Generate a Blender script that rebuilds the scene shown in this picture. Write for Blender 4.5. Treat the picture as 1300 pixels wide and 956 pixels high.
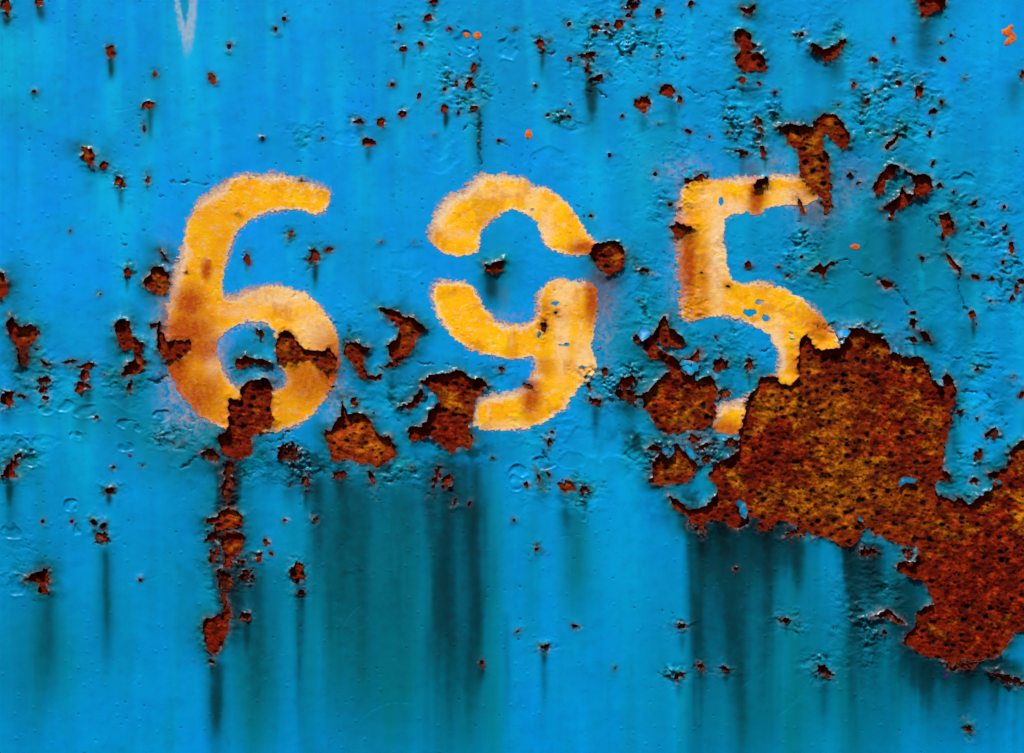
import bpy, math
import numpy as np

for o in list(bpy.data.objects):
    bpy.data.objects.remove(o)
scene = bpy.context.scene
col = scene.collection

# ------------------------------------------------------------------ camera
S = 0.0005                       # metres per unit of the panel's own grid (0.5 mm)
ZC = 1.30                        # height of the middle of the view above ground
def wx(x): return (x - 650.0) * S
def wz(y): return ZC + (478.0 - y) * S

cam = bpy.data.objects.new('camera', bpy.data.cameras.new('camera'))
col.objects.link(cam)
cam.data.sensor_width = 36
cam.data.lens = 70
cam.data.clip_start = 0.01
cam.data.clip_end = 200
cam.location = (0, -1300 * S * 70 / 36, ZC)
cam.rotation_euler = (math.radians(90), 0, 0)
scene.camera = cam

# ------------------------------------------------------------------ light
ELEV, AZ = math.radians(60), math.radians(-22)
world = bpy.data.worlds.new('World'); scene.world = world
world.use_nodes = True
wn = world.node_tree
sky = wn.nodes.new('ShaderNodeTexSky')
sky.sky_type = 'NISHITA'; sky.sun_disc = False
sky.sun_elevation = ELEV
sky.sun_rotation = math.radians(180) - AZ
sky.air_density = 1.0; sky.dust_density = 2.5; sky.ozone_density = 0.6
wn.links.new(sky.outputs[0], wn.nodes['Background'].inputs[0])
wn.nodes['Background'].inputs[1].default_value = 0.05
sun = bpy.data.objects.new('sun', bpy.data.lights.new('sun', 'SUN'))
col.objects.link(sun)
sun.data.energy = 4.2; sun.data.angle = math.radians(3); sun.data.color = (1, 0.96, 0.9)
# the light comes from above, from the camera's side, slightly from the left
from mathutils import Vector
to_sun = Vector((math.sin(AZ) * math.cos(ELEV), -math.cos(AZ) * math.cos(ELEV), math.sin(ELEV)))
sun.rotation_euler = to_sun.to_track_quat('Z', 'Y').to_euler()
sun.location = (-1, -3, 4)
scene.view_settings.view_transform = 'Standard'
scene.view_settings.look = 'None'
scene.view_settings.gamma = 1
scene.view_settings.exposure = 0.42

# ------------------------------------------------------------------ numpy noise
def _hash(ix, iy, seed):
    h = (ix.astype(np.int64) * 374761393 + iy.astype(np.int64) * 668265263 + seed * 1442695041) & 0x7fffffff
    h = ((h ^ (h >> 13)) * 1274126177) & 0x7fffffff
    return ((h ^ (h >> 16)) & 0xffff) / 65535.0

def noise(X, Y, sx, sy=None, seed=0):
    """smooth gradient noise, about -1..1, feature size sx, sy"""
    sy = sy or sx
    u = X / sx; v = Y / sy
    iu = np.floor(u); iv = np.floor(v)
    fu = (u - iu).astype(np.float32); fv = (v - iv).astype(np.float32)
    def g(a, b):
        t = _hash(iu + a, iv + b, seed).astype(np.float32) * 6.2831853
        return np.cos(t) * (fu - a) + np.sin(t) * (fv - b)
    wu = fu * fu * fu * (fu * (fu * 6 - 15) + 10); wv = fv * fv * fv * (fv * (fv * 6 - 15) + 10)
    n0 = g(0, 0) * (1 - wu) + g(1, 0) * wu
    n1 = g(0, 1) * (1 - wu) + g(1, 1) * wu
    return (n0 * (1 - wv) + n1 * wv) * 1.5

def fbm(X, Y, s, octs=3, seed=0, ratio=1.0, gain=0.5):
    r = 0; a = 1.0
    for k in range(octs):
        r = r + a * noise(X, Y, s / 2 ** k, s * ratio / 2 ** k, seed + 17 * k); a *= gain
    return r

def ss(a, b, x):
    t = np.clip((x - a) / (b - a), 0, 1)
    return t * t * (3 - 2 * t)

# ------------------------------------------------------------------ the grid
CELL = 1.3
def lines(lo, hi, far_lo, far_hi):
    d = list(np.arange(lo, hi, CELL))
    left = []; x = lo; st = CELL
    while x > far_lo: st *= 1.5; x -= st; left.append(x)
    right = []; x = d[-1]; st = CELL
    while x < far_hi: st *= 1.5; x += st; right.append(x)
    return np.array(left[::-1] + d + right)
xs = lines(-60, 1362, -3600, 4900)
ys = lines(-50, 1008, -2200, 2900)
X, Y = np.meshgrid(xs, ys)
NY, NX = X.shape

# warped coordinates make every outline ragged at several sizes
W1x = fbm(X, Y, 16, 3, 1) ; W1y = fbm(X, Y, 16, 3, 2)
W2x = fbm(X, Y, 5.5, 2, 3); W2y = fbm(X, Y, 5.5, 2, 4)

def window(x0, y0, x1, y1, pad):
    a = np.searchsorted(xs, x0 - pad); b = np.searchsorted(xs, x1 + pad)
    c = np.searchsorted(ys, y0 - pad); d = np.searchsorted(ys, y1 + pad)
    return slice(max(c, 0), min(d, NY)), slice(max(a, 0), min(b, NX))

def poly_sdf(px, py, P):
    """signed distance, positive inside"""
    P = np.asarray(P, float)
    best = np.full(px.shape, 1e9); inside = np.zeros(px.shape, bool)
    for i in range(len(P)):
        ax, ay = P[i - 1]; bx, by = P[i]
        ex, ey = bx - ax, by - ay
        L = ex * ex + ey * ey + 1e-9
        t = np.clip(((px - ax) * ex + (py - ay) * ey) / L, 0, 1)
        best = np.minimum(best, (px - ax - t * ex) ** 2 + (py - ay - t * ey) ** 2)
        if ay != by:
            c = ((ay > py) != (by > py)) & (px < ex * (py - ay) / ey + ax)
            inside ^= c
    return np.sqrt(best) * np.where(inside, 1, -1)

def smooth_poly(P, it=1):
    """corner cutting (Chaikin) for the stencilled curves"""
    P = np.asarray(P, float)
    for _ in range(it):
        Q = np.roll(P, -1, 0)
        P = np.stack([P * .75 + Q * .25, P * .25 + Q * .75], 1).reshape(-1, 2)
    return P

PAD = 44
FAR = -44.0
patches = []           # (name, label, sdf window slices, sdf array, kind)
rust = np.full(X.shape, FAR)          # >0 where the paint is gone

def add_patch(sdf, sl, kind, label=None, name='rust_patch'):
    patches.append(dict(sl=sl, sdf=sdf, kind=kind, label=label, name=name))
    rust[sl] = np.maximum(rust[sl], sdf)

def rpoly(P, w1=2.2, w2=1.6, kind='rust', label=None, crumble=0.0, name='rust_patch'):
    P = np.asarray(P, float)
    sl = window(P[:, 0].min(), P[:, 1].min(), P[:, 0].max(), P[:, 1].max(), PAD)
    w2 = w2 * 1.25; x = X[sl] + w1 * W1x[sl] + w2 * W2x[sl]; y = Y[sl] + w1 * W1y[sl] + w2 * W2y[sl]
    s = poly_sdf(x, y, P)
    if crumble: s = s + crumble * (fbm(X[sl], Y[sl], 7, 2, 31) - 0.15)
    add_patch(s, sl, kind, label, name)

def rspot(x0, y0, rx, ry=None, kind='rust', ang=0.0, crumble=0.0, label=None):
    ry = ry or rx
    sl = window(x0 - rx, y0 - ry, x0 + rx, y0 + ry, 44)
    k = min(1.0, min(rx, ry) / 6)
    x = X[sl] + 3.0 * k * W1x[sl] + 2.4 * k * W2x[sl] - x0; y = Y[sl] + 3.0 * k * W1y[sl] + 2.4 * k * W2y[sl] - y0
    c, s_ = math.cos(ang), math.sin(ang)
    u = (x * c + y * s_) / rx; v = (-x * s_ + y * c) / ry
    s = (1 - np.sqrt(u * u + v * v)) * min(rx, ry)
    s = s + (crumble * 1.25 + .14 * min(rx, ry)) * (fbm(X[sl], Y[sl], 5.5, 3, 33, 1, .6) - 0.08)
    add_patch(s, sl, kind, label, 'rust_spot')

# ------------------------------------------------------------------ rust patches, traced
BIG = [(1024,422),(1034,441),(1042,443),(1061,443),(1070,433),(1077,424),(1074,415),(1088,416),(1099,420),(1110,423),
 (1124,432),(1132,444),(1142,451),(1156,453),(1170,455),(1178,466),(1184,482),(1192,489),(1198,491),(1195,480),(1201,473),
 (1209,481),(1214,494),(1211,511),(1205,524),(1209,536),(1203,551),(1199,567),(1197,583),(1194,591),(1196,594),(1203,602),
 (1205,611),(1192,610),(1187,618),(1188,625),(1200,632),(1213,637),(1214,631),(1224,636),(1232,641),(1237,637),(1236,633),
 (1246,628),(1256,622),(1262,613),(1270,617),(1272,611),(1262,608),(1258,604),(1255,598),(1262,598),(1278,594),(1281,583),
 (1281,575),(1285,567),(1295,561),(1310,552),(1335,545),(1352,570),(1347,620),(1358,680),(1349,730),(1336,780),(1310,796),
 (1299,800),(1285,803),(1283,814),(1272,829),(1258,837),(1240,838),(1224,836),(1208,845),(1196,836),(1182,835),(1166,829),
 (1145,814),(1153,803),(1163,795),(1164,780),(1174,770),(1186,767),(1183,757),(1176,745),(1168,735),(1161,735),(1137,724),
 (1140,712),(1160,713),(1167,700),(1160,692),(1142,691),(1128,685),(1111,679),(1101,669),(1094,675),(1088,685),(1080,693),
 (1066,694),(1060,688),(1053,682),(1032,680),(1022,671),(998,661),(988,660),(982,668),(972,662),(953,655),(950,665),
 (938,672),(930,668),(920,662),(905,660),(895,663),(890,668),(878,665),(873,668),(877,660),(872,652),(885,647),(895,642),
 (903,632),(909,628),(910,615),(900,606),(898,604),(905,598),(910,588),(915,583),(922,582),(930,577),(938,570),(936,563),
 (938,556),(937,548),(940,540),(944,530),(948,522),(945,515),(950,505),(952,500),(962,492),(962,485),(966,478),(977,477),
 (985,480),(990,487),(1000,488),(1010,484),(1018,475),(1013,468),(1012,455),(1014,435)]
rpoly(BIG, 1.8, 1.6, label='largest patch of bare pitted rust where the paint has fallen away')
rpoly([(812,503),(828,489),(843,477),(853,468),(862,469),(870,477),(876,470),(881,472),(884,484),(892,480),(898,475),(907,483),
 (911,495),(906,512),(909,528),(900,540),(888,546),(868,548),(850,551),(840,548),(830,535),(820,520)], 1.8, 1.5)
rpoly([(804,428),(809,424),(812,434),(826,428),(836,412),(841,400),(846,402),(849,416),(860,423),(868,430),(870,438),(860,443),
 (852,438),(841,441),(838,430),(832,438),(838,444),(850,450),(860,457),(870,455),(880,451),(886,444),(890,447),(886,458),
 (876,462),(864,465),(864,474),(851,474),(848,464),(836,454),(826,456),(820,448),(818,438),(807,436)], 1.4, 1.3)
rpoly([(828,591),(832,582),(838,577),(850,578),(853,566),(860,563),(868,573),(880,582),(886,590),(880,603),(870,611),(853,614),
 (842,618),(830,614),(824,609),(828,603)], 2, 1.5)
rpoly([(820,571),(830,563),(840,569),(837,575),(828,572)], 1.5, 1)
rpoly([(850,628),(858,633),(870,643),(884,648),(880,655),(866,651),(853,640)], 1.5, 1.4)
rpoly([(983,163),(992,160),(1000,156),(1010,160),(1020,157),(1030,162),(1036,150),(1046,143),(1060,146),(1070,157),(1079,172),
 (1077,186),(1068,191),(1060,186),(1055,176),(1050,170),(1045,176),(1044,188),(1053,196),(1054,225),(1053,250),(1055,262),
 (1047,278),(1046,262),(1038,250),(1028,238),(1014,222),(1016,205),(1012,190),(1002,183),(995,172)], 2.2, 1.8)
rpoly([(931,40),(943,37),(954,45),(953,54),(962,58),(953,67),(967,68),(973,84),(964,89),(947,90),(934,85),(933,72),(940,63),(932,52)], 1.5, 1.4)
rpoly([(938,10),(948,11),(958,6),(959,12),(954,17),(945,17)], 1, 1)
rpoly([(1027,56),(1037,58),(1045,64),(1053,60),(1062,58),(1066,50),(1073,49),(1076,54),(1067,62),(1066,68),(1058,76),(1048,77),
 (1040,70),(1031,66)], 1.5, 1.4)
rpoly([(1159,-6),(1200,-6),(1200,4),(1196,12),(1184,17),(1175,24),(1169,19),(1167,12)], 1.8, 1.6, crumble=1.0)
rpoly([(1130,208),(1140,212),(1132,227),(1124,231),(1121,244),(1111,247),(1108,238),(1113,225)], 1.2, 1.3)
rpoly([(1144,212),(1150,217),(1158,221),(1170,221),(1180,223),(1184,238),(1178,246),(1171,251),(1160,251),(1154,258),(1146,265),
 (1136,268),(1131,280),(1127,281),(1130,268),(1118,266),(1128,258),(1140,250),(1143,238),(1146,236),(1150,246),(1158,247),
 (1160,236),(1156,225),(1146,220)], 1.2, 1.2)
rpoly([(1192,273),(1203,270),(1210,283),(1210,292),(1205,298),(1197,304),(1194,300),(1195,290)], 1.2, 1.2)
rpoly([(1199,320),(1206,325),(1214,335),(1219,341),(1218,348),(1211,342),(1204,334)], 1, 1)
rpoly([(1115,357),(1124,354),(1132,360),(1134,364),(1124,367),(1118,361)], 1, 1)
rpoly([(1028,345),(1040,333),(1045,340),(1054,332),(1062,332),(1051,341),(1046,350),(1047,357),(1039,347)], 1, 1)
rpoly([(1122,188),(1128,180),(1138,172),(1142,168),(1141,175),(1132,185),(1126,190)], 1, 1)
rpoly([(750,316),(757,310),(766,308),(775,306),(786,308),(793,318),(795,330),(789,342),(780,346),(770,350),(757,335),(750,326)], 1.8, 1.4)
rpoly([(614,333),(622,338),(628,332),(640,330),(636,345),(625,347),(617,343)], 1.2, 1.2)
rpoly([(182,360),(192,343),(195,338),(209,340),(215,347),(214,366),(211,374),(197,373),(188,364)], 1.4, 1.4)
rpoly([(202,317),(207,320),(213,330),(207,327)], .8, .8)
rpoly([(0,344),(6,347),(10,360),(8,373),(0,381),(-14,376),(-18,352)], 1.5, 1.5, crumble=1)
rpoly([(14,401),(22,411),(28,415),(38,412),(46,415),(51,422),(42,435),(38,440),(22,440),(12,425),(9,414)], 1.4, 1.4)
rpoly([(22,439),(38,440),(38,452),(36,464),(24,463),(22,450)], 1.4, 1.4, crumble=2.0, kind='dark')
rpoly([(146,410),(155,405),(166,407),(167,425),(175,430),(182,435),(180,448),(186,462),(178,472),(168,476),(155,477),(157,466),
 (170,458),(173,450),(167,442),(155,444),(148,428)], 1.6, 1.6, crumble=.8)
rpoly([(200,417),(204,406),(206,420),(213,433),(224,432),(243,431),(243,440),(238,450),(226,457),(210,458),(204,448),(200,440)], 1.5, 1.5)
rpoly([(350,436),(356,421),(366,420),(382,437),(392,445),(412,445),(418,440),(428,455),(426,468),(415,470),(400,461),(388,457),
 (375,460),(352,459)], 1.6, 1.4)
rpoly([(298,456),(312,452),(330,456),(347,461),(335,465),(320,461),(308,466),(304,471),(299,466)], 1.4, 1.3)
rpoly([(306,492),(317,484),(334,479),(344,484),(346,505),(344,525),(350,533),(338,543),(326,551),(318,556),(320,575),(302,585),
 (290,578),(282,575),(280,560),(277,555),(288,545),(292,538),(290,522),(291,503),(300,508),(306,505)], 1.8, 1.5)
rpoly([(253,575),(262,570),(274,572),(281,578),(276,585),(264,583)], 2, 2, crumble=1.5, kind='dark')
rpoly([(286,583),(298,584),(296,600),(298,612),(295,628),(290,640),(282,628),(284,606)], 2.2, 2, crumble=2.4, kind='dark')
rpoly([(290,643),(300,648),(308,655),(308,667),(296,670),(282,672),(272,675),(274,665),(262,662),(262,658),(273,657),(280,648)],
 1.2, 1.2, kind='bright')
rpoly([(283,676),(300,672),(310,680),(305,700),(297,710),(290,722),(281,720),(285,705),(280,690)], 2, 1.8, crumble=1.4)
rpoly([(259,787),(270,784),(282,776),(286,762),(292,770),(292,782),(290,800),(284,815),(270,833),(262,822),(257,803)], 2, 1.8, crumble=1.2)
rpoly([(440,435),(454,434),(463,441),(471,442),(464,450),(462,460),(463,468),(468,476),(476,478),(485,474),(483,481),(466,483),
 (457,477),(450,463),(444,456),(436,449)], 1, 1)
rpoly([(478,390),(490,392),(504,394),(512,401),(525,404),(535,412),(542,419),(528,430),(523,445),(513,455),(504,463),(495,453),
 (491,437),(504,431),(508,416),(497,408),(490,400)], 1.4, 1.3)
rpoly([(534,485),(546,477),(565,474),(584,471),(596,478),(611,480),(620,490),(607,503),(601,514),(601,530),(594,541),(603,558),
 (594,570),(582,568),(573,576),(559,564),(546,552),(523,561),(517,547),(520,541),(535,541),(543,535),(543,522),(556,514),
 (556,502),(545,494)], 1.8, 1.5)
rpoly([(505,518),(520,510),(530,500),(535,491),(540,500),(532,513),(518,520)], 1.4, 1.5)
rpoly([(434,503),(438,516),(443,525),(450,523),(463,524),(470,535),(474,545),(484,554),(494,553),(500,565),(503,577),(495,585),
 (480,594),(470,588),(455,588),(440,582),(430,587),(421,582),(419,570),(412,552),(414,545),(421,548),(424,536),(432,528),
 (434,518)], 1.5, 1.3, kind='bright')
rpoly([(33,734),(45,727),(55,719),(61,721),(63,735),(59,742),(63,752),(48,752),(51,742),(36,738)], 1.6, 1.6, crumble=1.3)
rpoly([(4,600),(14,584),(20,582),(22,590),(17,597),(24,604),(10,607)], 1.4, 1.5, crumble=.8)
rpoly([(103,186),(112,187),(122,197),(118,212),(110,206),(104,198)], 1.4, 1.6, crumble=1.2)
rpoly([(1165,419),(1175,421),(1183,434),(1172,432)], 1, 1)
rpoly([(1103,783),(1126,772),(1135,780),(1148,788),(1150,793),(1136,790),(1128,784)], 1.2, 1.2, kind='dark')
rpoly([(851,288),(858,283),(866,285),(878,287),(880,292),(866,297),(861,303),(853,297)], 1.6, 1.6)
rpoly([(955,236),(960,229),(968,228),(976,225),(974,232),(965,238),(958,241)], 1.2, 1.2, kind='dark')
rpoly([(1192,838),(1208,846),(1225,838),(1240,840),(1238,849),(1222,852),(1205,850)], 2.5, 2, crumble=1.6, kind='dark')
rpoly([(1252,850),(1268,853),(1290,862),(1304,866),(1296,871),(1270,862)], 2.5, 2, crumble=1.6, kind='rust')
# crumbling clusters and single chips: x, y, rx, ry, kind, crumble
SP = [
 (7,8,5,11,'rust',1),(49,2,7,8,'rust',0),(140.5,66,5.5,7.5,'rust',0),(44,116,3,3,'rust',0),(196.6,94,2.8,3.2,'rust',0),
 (189,134,6.5,5,'bright',0),(183,135,2,3,'dark',0),(182,163,1.8,5,'dark',0),(132,210,5.5,5,'rust',0),(152,229,5,8,'rust',1),
 (187,228,3,6,'rust',0),(361,23,2.6,3,'bright',0),(350,37,2,3,'dark',0),(291,59,3,4,'dark',0),(269,100,4.5,6,'bright',0),
 (507,33,3,4,'rust',0),(512,62,4.2,4.5,'rust',0),(498,108,3,2.6,'bright',0),(455,155,5.5,4,'bright',.8),(485,156,5,5.5,'bright',0),
 (511,145,4.5,6,'rust',0),(467,181,7.5,6,'bright',0),(333,175,2.2,2.2,'bright',0),(551,2,5,4,'rust',0),(543,22,5,4,'rust',0),
 (535,57,3.5,3.5,'bright',0),(602,86,3,5.5,'rust',0),(596,105,4.5,7.5,'rust',1),(580,105,3,4,'rust',0),(532,122,2.6,5,'rust',0),
 (564,138,4,5,'rust',0),(602,137,5,2.8,'rust',0),(634,178,3.2,2.2,'rust',0),(686,57,4.5,8,'rust',1),(722,31,3,3.2,'rust',0),
 (756,36,4.5,6,'rust',1),(770,31,4,2.4,'rust',0),(768,42,3,2.4,'dark',0),(747,70,10,4.5,'dark',1.4),(724,75,4,4,'rust',0),
 (746,86,3,5.5,'rust',.8),(758,99,8,5,'rust',1.4),(774,197,2.6,2.4,'rust',0),(679,109,1.8,2.2,'rust',0),(695,146,2.6,2.2,'rust',0),
 (722,148,2.4,1.8,'dark',0),(785,31,6,5,'rust',1),(802,6,9,7,'rust',2),(798,20,4,3,'rust',0),(877,4,4,4,'rust',0),(836,17,4,6,'rust',1.4),
 (1016,43,5,3,'dark',.6),(846,115,10.5,7,'rust',0),(863,126,2.6,5,'rust',0),(816,132,8.5,10.5,'bright',0),(790,148,2.4,2.2,'rust',0),
 (874,166,4.5,3,'rust',0),(943,101,4.5,4.5,'rust',1),(970,88,4,3,'rust',0),(964,106,4,2.5,'rust',0),(962,154,6,5.5,'dark',1),
 (966,168,3,6,'rust',1.4),(941,194,9,3.4,'rust',.8),(968,192,3.4,9,'rust',0),(1109,76,4,4,'rust',0),(1134,50,2,3,'dark',0),
 (1207,45,2.2,2.4,'dark',0),(1198,76,4,3.4,'rust',0),(1141,106,4,4,'dark',0),(1083,108,3.2,5,'rust',0),(1166,116,4.5,9,'rust',.6),
 (1195,130,3,2.6,'rust',0),(1184,141,4.4,4.4,'rust',0),(1180,168,3,3.4,'dark',.8),(1101,128,3,3.2,'rust',0),(1298,95,3.5,5,'dark',0),
 (163,344,4.5,6,'rust',1),(315,330,3.5,7.5,'rust',0),(398,323,5.5,9,'rust',.6),(418,317,4.5,2.4,'rust',0),(368,298,3,3.6,'dark',.8),
 (750,274,2.2,2.6,'rust',0),(832,221,2.4,3.2,'rust',0),(1016,262,3.4,10,'bright',0),(950,337,5,4.4,'rust',0),(818,344,6,2.6,'rust',.8),
 (1017,327,2.4,2.4,'rust',0),(851,260,2.8,2.6,'rust',0),(1171,328,4.4,3,'rust',0),(1158,397,4,3,'rust',0),(1284,314,4,8,'rust',0),
 (1272,333,3,2.4,'rust',0),(1238,352,5.5,2.6,'rust',0),(1259,355,3,2.8,'rust',0),(1297,357,7,2.6,'bright',0),(1291,366,3,5,'rust',.8),
 (1284,378,3.6,3,'dark',.6),(1274,290,3.4,4,'dark',.8),(1236,258,4,2.6,'rust',.6),(1246,284,4,3,'dark',1),(1274,262,2.8,2.4,'dark',0),
 (1192,235,4.4,3.6,'rust',.6),(1234,400,4.4,4.4,'rust',0),(1184,208,3,3,'dark',.6),(57,461,6,3,'rust',.6),(88,459,9,2.2,'rust',0),
 (56,483,8,4,'rust',1.6),(55,492,6,5,'rust',1.2),(57,506,3,4.4,'rust',.8),(110,464,9,3.8,'rust',.8),(107,476,5.5,7,'rust',1.2),
 (105,491,8.5,5.5,'rust',1.4),(165,490,3,6,'rust',1),(10,506,9,10,'rust',1.2),(28,503,6,2,'rust',0),(122,530,3,2.6,'bright',0),
 (144,593,3.4,3,'rust',0),(195,413,5.5,3,'dark',0),(25,578,5,3,'rust',1),(330,424,4.5,6,'dark',1),(450,510,4,7,'rust',1.2),
 (497,463,9,3,'dark',.6),(367,575,14,12.5,'dark',2.6),(768,472,3,6,'rust',0),(636,469,4,3.4,'rust',.8),(748,491,2.2,5.5,'rust',0),
 (755,509,9,4.2,'rust',1.6),(797,485,13,8,'rust',2.4),(795,502,15,9,'dark',2.0),(697,561,3,5.5,'rust',.8),(701,548,2.2,2.2,'rust',0),
 (671,490,8,3.4,'dark',0),(690,414,4,8,'dark',.6),(914,463,9.5,9,'dark',1.2),(951,463,4.6,9,'rust',1.6),(919,499,7.5,6,'dark',1),
 (927,562,8,6,'dark',.6),(880,556,9,4,'rust',2),(893,567,9,4,'dark',2),(896,583,6,4,'dark',1.6),(1242,580,5,7.5,'dark',.8),(1237,611,6,5.5,'dark',.8),
 (1259,602,4.6,4,'dark',.6),(1297,502,3,5.5,'rust',0),(1158,410,5,6,'rust',.6),(1160,432,6,4,'rust',1.2),(1218,523,5,2.8,'dark',.6),
 (1241,469,3,2,'dark',0),(1260,549,7.5,7,'dark',1.6),(10,601,10,4,'rust',1.4),(140,622,6.5,4.6,'dark',.6),(55,662,2.8,3,'rust',0),
 (92,662,2.2,2.6,'rust',0),(120,664,4,5.5,'dark',.8),(131,667,5,4.6,'bright',0),(131,682,7,6,'dark',.8),(178,736,2.2,2.6,'dark',0),
 (268,682,8,6,'dark',1.6),(271,704,4.6,9,'rust',1.6),(285,738,9,13,'dark',1.8),(312,731,9,7.5,'dark',1.4),(307,713,4,3.4,'rust',.8),
 (284,757,2.6,8,'rust',1),(268.5,840,3,3,'dark',0),(311,783,6,5.5,'rust',1.6),(328,706,4.8,5.4,'rust',.8),(337,688,3,4,'rust',0),
 (344,703,3,2.4,'rust',0),(378,727,8.5,13,'rust',1.6),(381,752,5,4,'dark',.6),(362,661,2.6,2.4,'bright',0),(399,659,2.8,3.4,'rust',.8),
 (431,602,9,5,'dark',1.6),(388,612,5,8,'dark',1.8),(471,606,3,9,'rust',.6),(554,606,3.6,13,'rust',1.2),(568,610,6,9,'rust',1.6),
 (577,637,3,4,'rust',1),(597,639,2.6,4,'rust',0),(669,615,3,3,'rust',0),(684,607,2.4,6.5,'rust',.6),(696,602,2,4,'rust',0),
 (719,617,9,7.5,'bright',0),(741,621,8,4,'dark',2),(652,660,2,2.2,'dark',0),(681,696,3.8,4,'dark',1),(691,821,4.5,3.2,'dark',.8),
 (612,841,2.6,4,'bright',0),(657,802,2.6,1.6,'dark',0),(730,795,3.4,2.4,'dark',.4),(997,786,5.5,3.4,'dark',1.2),(865,795,6,3.6,'dark',1.8),
 (919,849,6,3,'dark',1.4),(1045,852,10,7,'dark',2.6),(862,857,7,5,'dark',1.8),(1100,700,12,6,'dark',1.6),(1108,700,5,4,'rust',.6),
 (1012,676,14,6,'dark',2.2),(970,668,10,5,'rust',1.6),(1152,702,8,7,'dark',1.6),(890,672,7,6,'dark',1.6),(935,722,2.4,2.4,'dark',0),
 (1122,652+150,3,3,'dark',.4),(890,845,4,4,'dark',1),(571,37,2,2,'dark',0),(900,654,5,4,'rust',1),
 (890,226,8,5,'rust',2.2),(873,230,6,4,'rust',2),(1078,222,3,3,'rust',.8),(1090,233,4,2,'rust',.4),
 (214,437,3,3,'rust',0),(706,397,3,2,'dark',0),
 (1230,925,4,6,'dark',1.6),
]
for s_ in SP:
    rspot(s_[0], s_[1], s_[2], s_[3], s_[4], 0.35 * math.sin(s_[0] * 7.7 + s_[1]), s_[5])
# a fine peppering of tiny chips, thicker where the coat is rough
rng = np.random.default_rng(7)

# ------------------------------------------------------------------ roughness regions of the coat
ROUGH = [(780,45,70,60,.9),(950,150,45,50,1),(1130,140,75,70,.8),(1240,290,60,70,.7),(1092,425,55,22,1.2),(498,508,45,26,.7),
 (825,575,32,26,1.6),(722,150,24,14,1.2),(592,110,38,36,.9),(390,172,30,22,.5),(225,552,44,24,.9),(845,400,60,50,.7),(790,480,50,34,1.2),
 (880,60,70,50,.4),(1020,330,36,50,1),(925,455,50,50,.7),(1150,240,60,40,.6),(20,580,34,30,1),(290,700,30,90,.8),(1100,780,50,70,.9),
 (360,590,70,28,1),(740,625,40,26,.7),(900,575,50,24,1.3),(1240,480,60,60,.55),(55,480,60,34,.6),(160,480,40,40,.6),(1235,600,36,36,1),
 (440,410,30,22,.7),(690,540,60,30,.4),(530,40,50,50,.45),(1060,60,40,40,.5),(855,240,40,60,.7),(700,630,50,20,.3),(820,345,40,40,.5),
 (1280,360,40,60,.7),(1045,845,34,18,1.4),(860,856,24,12,1.2),(600,440,160,130,.0),(500,600,60,22,.8),(20,700,40,50,.5),(1000,790,26,20,.8)]
rough = np.zeros(X.shape)
for (a, b, c, d, s_) in ROUGH:
    sl = window(a - c * 2, b - d * 2, a + c * 2, b + d * 2, 0)
    q = np.sqrt(((X[sl] - a) / c) ** 2 + ((Y[sl] - b) / d) ** 2) + .35 * noise(X[sl], Y[sl], 22, seed=9)
    rough[sl] = np.maximum(rough[sl], s_ * ss(1.5, .25, q))
rightness = ss(430, 900, X) * ss(560, 330, Y)
rough = rough * (.45 + .85 * ss(-.5, .6, fbm(X, Y, 36, 2, 11)))
rough = np.maximum(rough, .20 * rightness * ss(-.3, .5, noise(X, Y, 60, seed=12)) + .02)
k = 0
n_try = 0
extra = []
while k < 55 and n_try < 5000:
    n_try += 1
    a, b = rng.uniform(-40, 1340), rng.uniform(-30, 985)
    i = min(np.searchsorted(ys, b), NY - 1); j = min(np.searchsorted(xs, a), NX - 1)
    if b > 640 and rng.random() < .85: continue
    if rust[i, j] > -9 or rng.random() > rough[i, j] * 1.1 + .05: continue
    r = rng.uniform(.9, 1.7)
    extra.append((a, b, r)); k += 1
    rspot(a, b, r * rng.uniform(.8, 1.5), r, 'dark' if rng.random() < .85 else 'rust', 0.0, .6)

# ------------------------------------------------------------------ height of the paint film (in grid units)
d_paint = -rust                                   # >0 on paint
fade_far = ss(42, 26, d_paint)
H = 2.4 * noise(X, Y, 240, 420, 41) + .7 * noise(X, Y, 70, 110, 42) + .10 * noise(X, Y, 14, seed=43)
wr = fbm(X + 5 * W1x, Y + 5 * W1y, 11, 3, 51, .62, .6)          # wrinkles, flattened sideways
crum = np.full(X.shape, FAR)
for s_, p in zip(SP, [p for p in patches if p['name'] == 'rust_spot']):
    if s_[5] >= .6: crum[p['sl']] = np.maximum(crum[p['sl']], p['sdf'])
rough = np.maximum(rough, 1.15 * np.exp(-np.clip(-crum, 0, None) / 6.0) * ss(-.6, .2, noise(X, Y, 11, seed=13)))
rough = np.maximum(rough, .8 * np.exp(-np.clip(d_paint, 0, None) / 4.0) * ss(-.3, .3, noise(X, Y, 16, seed=14)))
rh = np.minimum(rough, 1.3) ** 1.35
soft_w = fbm(X, Y, 24, 2, 59, .7)
H += rh * 1.7 * wr + 1.5 * np.minimum(rough, .6) * soft_w
ridge = 1 - np.abs(fbm(X, Y, 20, 2, 55, .7)) * 2.6
H += rh * 2.0 * np.clip(ridge, 0, 1) ** 2 * ss(-.2, .5, noise(X, Y, 40, seed=57))
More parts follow.
